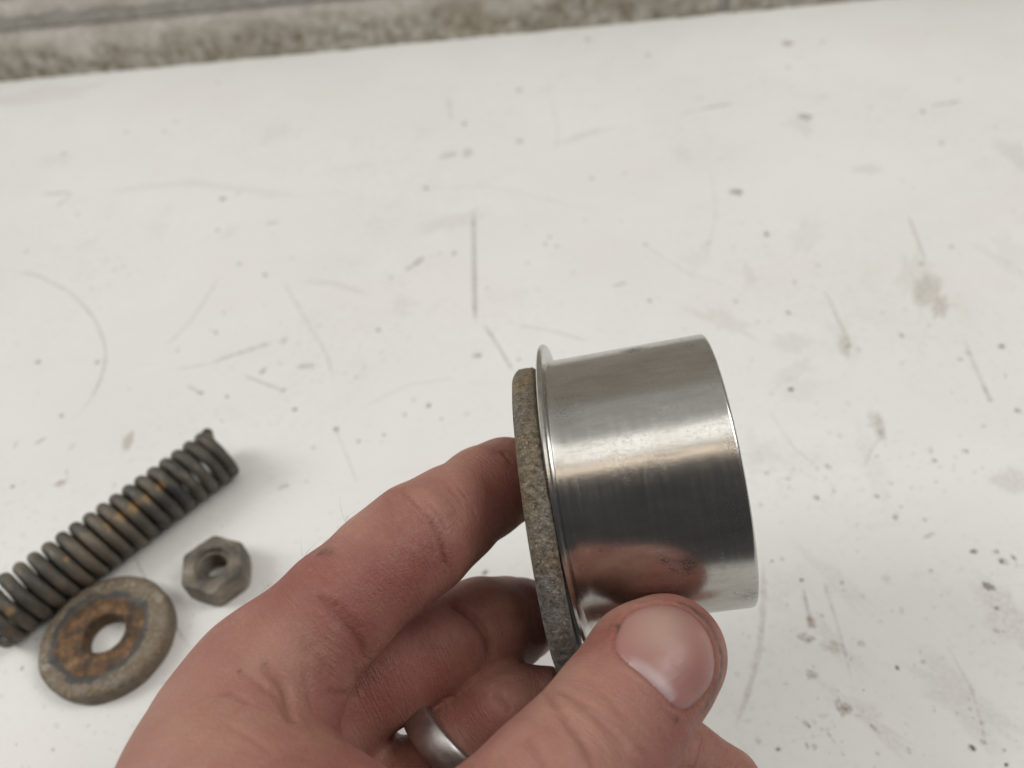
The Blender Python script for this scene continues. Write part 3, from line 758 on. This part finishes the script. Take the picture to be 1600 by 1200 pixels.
def build_hand_mesh():
    allc = chain(idx) + chain(mid) + chain(rin) + chain(lit) + chain(thm) + palm + web + arm
    lo = np.min([np.minimum(c[0], c[1]) - max(c[2], c[3]) - 4 for c in allc], 0)
    hi = np.max([np.maximum(c[0], c[1]) + max(c[2], c[3]) + 4 for c in allc], 0)
    PF = Field(lo, hi)
    add_caps(PF, palm, 11.0); add_caps(PF, arm, 14.0)
    WF = Field(lo, hi); add_caps(WF, web, 9.0)
    PF.a = smin(PF.a, WF.a, 6.0); del WF
    palm_only = PF.a.copy()
    for ch, k in ((idx, 7.0), (mid, 6.0), (rin, 6.0), (lit, 6.0), (thm, 5.0)):
        cp = chain(ch)
        f_lo = np.min([np.minimum(c[0], c[1]) - max(c[2], c[3]) - 12 for c in cp], 0)
        f_hi = np.max([np.maximum(c[0], c[1]) + max(c[2], c[3]) + 12 for c in cp], 0)
        s = PF.block(f_lo, f_hi); x, y, z = PF.axes(s)
        X, Y, Z = x[:, None, None], y[None, :, None], z[None, None, :]
        d = None
        for c in cp:
            e = cap_dist(X, Y, Z, c[0], c[1], c[2], c[3]).astype(np.float32)
            d = e if d is None else smin(d, e, 3.0)
        d = smin(palm_only[s], d, k)
        PF.a[s] = smin(PF.a[s], d, 0.8)
    # the flesh gives way to what it presses on
    def keep_out(C, n, r, t0, t1, gap):
        m = r + 3; s = PF.block(C - m - 40, C + m + 40); x, y, z = PF.axes(s)
        dx, dy, dz = x[:, None, None] - C[0], y[None, :, None] - C[1], z[None, None, :] - C[2]
        ax = dx * n[0] + dy * n[1] + dz * n[2]
        rr = np.sqrt(np.maximum(dx * dx + dy * dy + dz * dz - ax * ax, 0))
        q1 = rr - r; q2 = np.maximum(t0 - ax, ax - t1)
        sd = np.maximum(q1, q2)
        PF.a[s] = np.maximum(PF.a[s], (gap - sd).astype(np.float32))
    keep_out(SC, SN, SLEEVE_R, 0, 35.92, 0.05)
    keep_out(SC, SN, 34.0, 0, 1.2, 0.05)
    keep_out(PC, PN, 34.6, -5.95, 0.3, 0.1)
    A = PF.a; ins = A < 0
    # surface nets
    c = ins[:-1, :-1, :-1].astype(np.int8)
    cnt = np.zeros(c.shape, np.int8)
    sh = [(i, j, k) for i in (0, 1) for j in (0, 1) for k in (0, 1)]
    n0, n1, n2 = A.shape
    for i, j, k in sh: cnt += ins[i:n0 - 1 + i, j:n1 - 1 + j, k:n2 - 1 + k]
    act = np.nonzero((cnt > 0) & (cnt < 8)); act = np.stack(act, 1)
    vals = {s_: A[act[:, 0] + s_[0], act[:, 1] + s_[1], act[:, 2] + s_[2]] for s_ in sh}
    acc = np.zeros((len(act), 3)); num = np.zeros(len(act))
    for s1 in sh:
        for ax in range(3):
            if s1[ax] == 1: continue
            s2 = list(s1); s2[ax] = 1; s2 = tuple(s2)
            a, b = vals[s1], vals[s2]; m = (a < 0) != (b < 0)
            t = np.where(m, a / np.where(m, a - b, 1), 0)
            pt = np.tile(np.array(s1, float), (len(act), 1)); pt[:, ax] += t
            acc[m] += pt[m]; num[m] += 1
    V = (act + acc / num[:, None] + PF.i0) * VOX
    imap = np.full(c.shape, -1, np.int32); imap[act[:, 0], act[:, 1], act[:, 2]] = np.arange(len(act))
    quads = []
    for ax in range(3):
        o1, o2 = [(1, 2), (2, 0), (0, 1)][ax]
        sl = [slice(1, -1)] * 3; sl[ax] = slice(0, -1); sl2 = list(sl); sl2[ax] = slice(1, None)
        a = ins[tuple(sl)]; b = ins[tuple(sl2)]
        for flip, m in ((False, a & ~b), (True, ~a & b)):
            q = np.stack(np.nonzero(m), 1)
            off = np.ones(3, int); off[ax] = 0; q = q + off
            e1 = np.zeros(3, int); e1[o1] = 1; e2 = np.zeros(3, int); e2[o2] = 1
            g = lambda p: imap[p[:, 0], p[:, 1], p[:, 2]]
            Q = np.stack([g(q - e1 - e2), g(q - e2), g(q), g(q - e1)], 1)
            quads.append(Q[:, ::-1] if flip else Q)
    Q = np.concatenate(quads); Q = Q[(Q >= 0).all(1)]
    # light smoothing of lattice noise
    e = np.concatenate([Q[:, [0, 1]], Q[:, [1, 2]], Q[:, [2, 3]], Q[:, [3, 0]]])
    for lam in (0.5, 0.5, 0.5):
        sm = np.zeros_like(V); dg = np.zeros(len(V))
        for k in range(3):
            sm[:, k] = np.bincount(e[:, 0], V[e[:, 1], k], len(V)) + np.bincount(e[:, 1], V[e[:, 0], k], len(V))
        dg = np.bincount(e[:, 0], minlength=len(V)) + np.bincount(e[:, 1], minlength=len(V))
        V = V + lam * (sm / np.maximum(dg, 1)[:, None] - V)
    return V, Q
def vnormals(V, Q):
    n = np.cross(V[Q[:, 2]] - V[Q[:, 0]], V[Q[:, 3]] - V[Q[:, 1]])
    out = np.zeros_like(V)
    for k in range(4):
        for a in range(3): out[:, a] += np.bincount(Q[:, k], n[:, a], len(V))
    return out / (np.linalg.norm(out, axis=1)[:, None] + 1e-12)

HV, HQ = build_hand_mesh()
HN = vnormals(HV, HQ)
def to_px(p):
    d = p - CAM; z = d @ fwd
    return np.stack([800 + FPX * (d @ RIGHT) / z, 600 - FPX * (d @ UP) / z], -1)
bvh = BVHTree.FromPolygons([Vector(v) for v in HV], [tuple(int(i) for i in q) for q in HQ])
def cast(px, py):
    v = unit(fwd + (px - 800) / FPX * RIGHT - (py - 600) / FPX * UP)
    h = bvh.ray_cast(Vector(CAM), Vector(v))
    if h[0] is None: h = bvh.find_nearest(Vector(CAM + v * 140)); return np.array(h[0]), np.array(h[1])
    return np.array(h[0]), np.array(h[1])
def cast_line(pts, step=4):
    out = []
    for (a, b) in zip(pts, pts[1:]):
        k = max(1, int(math.dist(a, b) / step))
        for j in range(k): out.append(cast(a[0] + (b[0] - a[0]) * j / k, a[1] + (b[1] - a[1]) * j / k)[0])
    out.append(cast(*pts[-1])[0]); return np.array(out)
def smooth_poly(pts, it=2):
    pts = [tuple(map(float, p)) for p in pts]
    for _ in range(it):
        q = [pts[0]]
        for a, b in zip(pts, pts[1:]):
            q += [(a[0] * .75 + b[0] * .25, a[1] * .75 + b[1] * .25), (a[0] * .25 + b[0] * .75, a[1] * .25 + b[1] * .75)]
        q.append(pts[-1]); pts = q
    return pts
def line_dist(L, reach):
    """distance of every hand vertex to the polyline samples (inf outside its box) and position along it"""
    lo, hi = L.min(0) - reach, L.max(0) + reach
    ii = np.nonzero(((HV > lo) & (HV < hi)).all(1))[0]
    D = np.full(len(HV), 1e9); T = np.zeros(len(HV))
    for c0 in range(0, len(ii), 20000):
        j = ii[c0:c0 + 20000]
        d = np.linalg.norm(HV[j][:, None, :] - L[None], axis=2); k = d.argmin(1)
        D[j] = d[np.arange(len(j)), k]; T[j] = k / max(1, len(L) - 1)
    return D, T
crease = np.zeros(len(HV)); red = np.zeros(len(HV)); pale = np.zeros(len(HV)); dirt = np.zeros(len(HV)); disp = np.zeros(len(HV))
for pts, wd, dep, dk in [
    ([(626, 764), (645, 782), (668, 804), (684, 832), (693, 862), (696, 900)], 0.55, 0.6, 0.5),
    ([(640, 796), (658, 812), (672, 838), (680, 866)], 0.5, 0.22, 0.18), ([(662, 780), (684, 800), (700, 828)], 0.5, 0.20, 0.15),
    ([(702, 764), (712, 772), (722, 786)], 0.5, 0.2, 0.15), ([(786, 706), (800, 724)], 0.6, 0.25, 0.2),
    ([(498, 930), (520, 955), (545, 982), (562, 1004), (568, 1034)], 0.9, 0.55, 0.5), ([(520, 940), (545, 962), (566, 985)], 0.6, 0.25, 0.25),
    ([(411, 1036), (432, 1058), (445, 1078), (451, 1107), (457, 1130)], 0.8, 0.5, 0.35), ([(420, 1075), (436, 1096), (450, 1122)], 0.6, 0.2, 0.2), ([(380, 1050), (400, 1064), (418, 1080)], 0.5, 0.2, 0.2), ([(470, 1010), (500, 1030), (520, 1060)], 0.5, 0.22, 0.2), ([(455, 975), (480, 1000), (492, 1016)], 0.45, 0.15, 0.15), ([(300, 1100), (330, 1085), (365, 1082)], 0.5, 0.14, 0.12), ([(350, 1130), (390, 1150), (430, 1180)], 0.5, 0.16, 0.12), ([(545, 1010), (558, 1050), (552, 1100)], 0.5, 0.2, 0.2), ([(610, 800), (632, 822), (645, 850)], 0.45, 0.18, 0.15), ([(715, 760), (735, 785), (745, 815)], 0.45, 0.18, 0.15),
    ([(355, 1078), (372, 1088), (392, 1100)], 0.6, 0.2, 0.15), ([(513, 1080), (528, 1085), (543, 1083)], 0.5, 0.3, 0.4), ([(470, 998), (478, 1012), (486, 1028)], 0.5, 0.2, 0.15),
    ([(476, 1046), (482, 1080), (492, 1120)], 0.7, 0.15, 0.1),
    ([(848, 1076), (858, 1090), (872, 1107), (895, 1138), (915, 1165), (932, 1193)], 0.75, 0.42, 0.36),
    ([(858, 1076), (880, 1080), (904, 1096), (934, 1120), (958, 1146), (982, 1174)], 0.7, 0.36, 0.30), ([(820, 1150), (836, 1172), (852, 1199)], 0.8, 0.4, 0.35),
    ([(905, 1050), (932, 1072), (958, 1102), (985, 1128)], 0.6, 0.16, 0.12), ([(880, 1120), (905, 1155), (930, 1195)], 0.5, 0.18, 0.12), ([(930, 1120), (960, 1165), (985, 1195)], 0.5, 0.15, 0.12),
    ([(705, 942), (728, 955), (748, 972), (762, 996), (769, 1030)], 1.0, 0.9, 0.55), ([(770, 1082), (785, 1098), (797, 1111)], 0.7, 0.5, 0.45), ([(690, 1092), (720, 1086), (756, 1090)], 0.6, 0.2, 0.2),
    ([(742, 1050), (770, 1062), (800, 1064)], 0.6, 0.15, 0.12)]:
    L = cast_line(smooth_poly(pts)); D, T = line_dist(L, 5)
    fall = np.clip(np.minimum(T, 1 - T) * 6 + 0.15, 0, 1); g = np.exp(-(D / wd) ** 2) * fall
    disp -= 1.35 * dep * g; disp += 0.10 * dep * np.exp(-((D - 2.2 * wd) / (1.2 * wd)) ** 2) * fall
    crease = np.maximum(crease, dk * np.exp(-(D / (wd * 0.8)) ** 2) * fall)
def blob(arr, px, py, r, amt):
    c = cast(px, py)[0]; d = np.linalg.norm(HV - c, axis=1); np.maximum(arr, amt * np.exp(-(d / r) ** 2), out=arr)
for b in [(480, 950, 14, .4), (590, 880, 13, .4), (680, 800, 12, .4), (760, 770, 12, .45), (470, 960, 9, .5), (560, 960, 7, .55), (650, 850, 6, .5), (790, 740, 8, .5), (600, 1040, 12, .8), (640, 1080, 10, .8), (740, 940, 9, .55), (620, 1160, 8, .5), (960, 1000, 4, .5), (1010, 1130, 7, .35),
          (330, 1140, 12, .35), (440, 1150, 8, .45), (730, 1000, 8, .6), (850, 1170, 8, .3), (1120, 1180, 8, .6), (960, 985, 4, .6), (560, 850, 8, .25)]: blob(red, *b)  # ruddy skin; broad index patches also paint in the fingers' shaded tone
for b in [(430, 1010, 7, .6), (420, 1000, 5, .5), (870, 1075, 6, .7), (900, 1110, 12, .6), (840, 1170, 12, .5), (560, 810, 6, .5), (660, 770, 6, .5), (780, 1060, 6, .5), (380, 990, 7, .4), (700, 735, 7, .4), (770, 1000, 5, .4), (300, 1060, 10, .3), (250, 1110, 14, .55), (310, 1170, 14, .5), (230, 1190, 12, .5)]: blob(pale, *b)  # paler skin; palm and thumb patches also paint in brighter lighting
for b in [(967, 979, .7, 1.3), (966, 985, .6, 1.0), (1057, 1125, .5, 1.2), (375, 1049, .4, 1.0), (497, 1048, .5, .5), (505, 863, 1.1, .9), (515, 863, .9, .8), (500, 865, .8, .6)]: blob(dirt, *b)
L = cast_line(smooth_poly([(1070, 945), (1098, 962), (1118, 990), (1128, 1022), (1126, 1060), (1105, 1100)])); D, T = line_dist(L, 5)
dirt = np.maximum(dirt, 0.95 * np.exp(-(D / 1.25) ** 2))

# nails: outline in photo pixels
NAIL = [(965, 982), (977, 961), (1002, 947), (1034, 942), (1066, 948), (1094, 969), (1112, 996), (1120, 1032), (1116, 1066), (1097, 1093), (1073, 1112), (1056, 1109), (1040, 1091), (1012, 1062), (977, 1034), (957, 1012)]
def closed_smooth(pts, it=2):
    for _ in range(it):
        q = []
        for a, b in zip(pts, pts[1:] + pts[:1]):
            q += [(a[0] * .75 + b[0] * .25, a[1] * .75 + b[1] * .25), (a[0] * .25 + b[0] * .75, a[1] * .25 + b[1] * .75)]
        pts = q
    return pts
def in_poly(p, poly):
    x, y = p[:, 0], p[:, 1]; r = np.zeros(len(p), bool)
    for (x1, y1), (x2, y2) in zip(poly, poly[1:] + poly[:1]):
        r ^= ((y1 > y) != (y2 > y)) & (x < (x2 - x1) * (y - y1) / (y2 - y1 + 1e-12) + x1)
    return r
nail_parts = []
def plan_nail(outline, lift, colfn, fold=0.22):
    global disp, crease
    ol = closed_smooth(outline); cx, cy = np.mean(ol, 0)
    L = cast_line(ol + ol[:1], 5); D, T = line_dist(L, 4)
    px = to_px(HV); front = (HN @ VIEW) < 0.25
    ins = in_poly(px, ol) & front & (D < 40)
    near = (D < 4) & front
    disp += np.where(near & ~ins, fold * np.exp(-((D - 0.9) / 0.8) ** 2), 0) - np.where(near & (D < 2.5), 0.3 * np.exp(-(D / 0.4) ** 2), 0)
    crease = np.maximum(crease, np.where(near, 0.55 * np.exp(-(D / 0.45) ** 2), 0))
    rings = [0.0001, 0.15, 0.3, 0.45, 0.6, 0.72, 0.82, 0.9, 0.95, 0.985, 1.0]
    V, cols, rid = [], [], []
    for f in rings:
        for (x, y) in ol:
            qx, qy = cx + (x - cx) * f, cy + (y - cy) * f
            p, n = cast(qx, qy); V.append(p + n * (lift * (1 - f ** 8) - 0.28 * f ** 24)); cols.append((*colfn(qx, qy, f), 1)); rid.append(((qx - cx) * 0.79 * 0.11 - (qy - cy) * 0.61 * 0.11, (qx - cx) * 0.61 * 0.11 + (qy - cy) * 0.79 * 0.11, 0))
    nail_parts.append((V, grid_faces(len(rings), len(ol), False, True), cols, rid))
def thumb_col(x, y, f):
    base = np.array((0.345, 0.168, 0.148))
    cream = math.exp(-(((x - 1030) / 42) ** 2 + ((y - 985) / 34) ** 2)); base = base * (1 - .75 * cream) + np.array((0.43, 0.31, 0.245)) * .75 * cream
    # lunula by the cuticle
    dl = abs((x - 1012) * 0.61 - (y - 1062) * 0.79) ; al = ((x - 1012) * 0.79 + (y - 1062) * 0.61)
    inset = (x - 1012) * 0.61 - (y - 1062) * 0.79
    lun = 1 / (1 + math.exp((inset - 18 + (al / 14) ** 2 * 0.9) / 2.0)) if -40 < al < 50 else 0
    base = base * (1 - .7 * lun) + np.array((0.47, 0.36, 0.37)) * .7 * lun
    pink = math.exp(-(((x - 1080) / 26) ** 2 + ((y - 1060) / 32) ** 2)); base = base * (1 - .5 * pink) + np.array((0.31, 0.128, 0.122)) * .5 * pink
    return tuple(base)
plan_nail(NAIL, 0.42, thumb_col)

HV = HV + HN * disp[:, None]
# flow coordinates along and around the fingers for the fine skin lines
best = np.full(len(HV), 1e9); flow = np.zeros((len(HV), 3))
for ci, ch in enumerate((idx, mid, rin, lit, thm)):
    s0 = 0.0
    for (a, ra), (b, rb) in zip([c[:2] for c in ch], [c[:2] for c in ch[1:]]):
        ab = b - a; Ls = np.linalg.norm(ab); t = np.clip((HV - a) @ ab / Ls ** 2, 0, 1)
        rel = HV - a - t[:, None] * ab; d = np.linalg.norm(rel, axis=1) - (ra + (rb - ra) * t)
        m = d < best
        e1 = unit(np.cross(ab, VIEW)); e2 = np.cross(unit(ab), e1)
        an = np.arctan2(rel @ e1, -(rel @ VIEW)) * 10
        best[m] = d[m]; flow[m] = np.stack([s0 + t * Ls, an, np.full(len(HV), ci * 40.0)], 1)[m]
        s0 += Ls

me = bpy.data.meshes.new('hand')
me.vertices.add(len(HV)); me.vertices.foreach_set('co', (HV * S).astype(np.float32).ravel())
me.loops.add(len(HQ) * 4); me.loops.foreach_set('vertex_index', HQ.astype(np.int32).ravel())
me.polygons.add(len(HQ)); me.polygons.foreach_set('loop_start', np.arange(0, len(HQ) * 4, 4, dtype=np.int32))
me.polygons.foreach_set('use_smooth', np.ones(len(HQ), bool))
me.update(calc_edges=True); me.validate()
me.materials.append(mat_skin())
hand = bpy.data.objects.new('hand', me); COL.objects.link(hand)
for nm, arr in (('crease', crease), ('red', red), ('pale', pale), ('dirt', np.clip(dirt, 0, 1))):
    me.attributes.new(nm, 'FLOAT', 'POINT').data.foreach_set('value', arr.astype(np.float32))
me.attributes.new('fw', 'FLOAT', 'POINT').data.foreach_set('value', np.clip((2.4 - best) / 1.6, 0, 1).astype(np.float32))
me.attributes.new('flow', 'FLOAT_VECTOR', 'POINT').data.foreach_set('vector', flow.astype(np.float32).ravel())
tag(hand, "bare left hand of a person pinching the shiny sleeve and plate", 'hand')
NM = mat_nail()
for V, Fc, cols, rid in nail_parts:
    o = mesh_obj('fingernail', V, Fc, NM, hand)
    o.data.attributes.new('ridge', 'FLOAT_VECTOR', 'POINT').data.foreach_set('vector', np.asarray(rid, np.float32).ravel())
    o.data.color_attributes.new('nail', 'FLOAT_COLOR', 'POINT').data.foreach_set('color', np.asarray(cols, np.float32).ravel())

# fine hairs on the back of the index finger
def build_hair():
    px = to_px(HV); V, Fc = [], []
    side = np.abs(HN @ VIEW) < 0.45
    pool = np.nonzero(side & (px[:, 0] > 405) & (px[:, 0] < 545) & (px[:, 1] > 800) & (px[:, 1] < 960) & (HV @ UP > np.median(HV @ UP)))[0]
    if len(pool) == 0: return
    for k in range(24):
        i = pool[random.randrange(len(pool))]; p = HV[i]; n = HN[i]
        if (n @ UP) < 0.2: continue
        ln = random.uniform(1.5, 3.8); d = unit(n * 0.8 + RIGHT * random.uniform(-.2, 1.1) + UP * random.uniform(-.1, .5) - VIEW * random.uniform(-.4, .4))
        cur = unit(RIGHT * random.uniform(-.2, 1) + UP * random.uniform(-.8, .5) + VIEW * random.uniform(-.5, .5))
        pts = [p - n * 0.2 + d * ln * t + cur * ln * 0.9 * t * t for t in np.linspace(0, 1, 6)]
        b = len(V)
        for q, pt in enumerate(pts):
            r = 0.026 * (1 - 0.7 * q / 5)
            for a in range(3):
                V.append(pt + r * (math.cos(a * 2.094) * RIGHT + math.sin(a * 2.094) * UP))
        for q in range(5):
            for a in range(3): Fc.append((b + q * 3 + a, b + q * 3 + (a + 1) % 3, b + q * 3 + 3 + (a + 1) % 3, b + q * 3 + 3 + a))
    o = mesh_obj('finger_hair', V, Fc, mat_plain('brown_hair', (0.16, 0.10, 0.06)), hand); tag(o, kind='stuff')
build_hair()

# ------------------------------------------------------------------ the ring on the ring finger
def build_ring():
    c = P(709, 1163, 163.0); n = unit(P(790, 1100, 166) - P(672, 1236, 163)); R0 = 10.75
    prof = [(R0, -3.1), (R0 + 1.2, -3.1), (R0 + 1.65, -2.7), (R0 + 1.9, -1.4), (R0 + 1.95, 0), (R0 + 1.9, 1.4), (R0 + 1.65, 2.7), (R0 + 1.2, 3.1), (R0, 3.1)]
    pr = []
    for a, b in zip(prof, prof[1:] + prof[:1]):
        for j in range(2): pr.append((a[0] + (b[0] - a[0]) * j / 2, a[1] + (b[1] - a[1]) * j / 2))
    V, Fc = lathe(pr, c, n, UP, 96)
    o = mesh_obj('finger_ring', V, Fc, mat_ring()); sharp(o, 50)
    tag(o, 'plain grey metal band ring worn on the ring finger', 'ring')
build_ring()
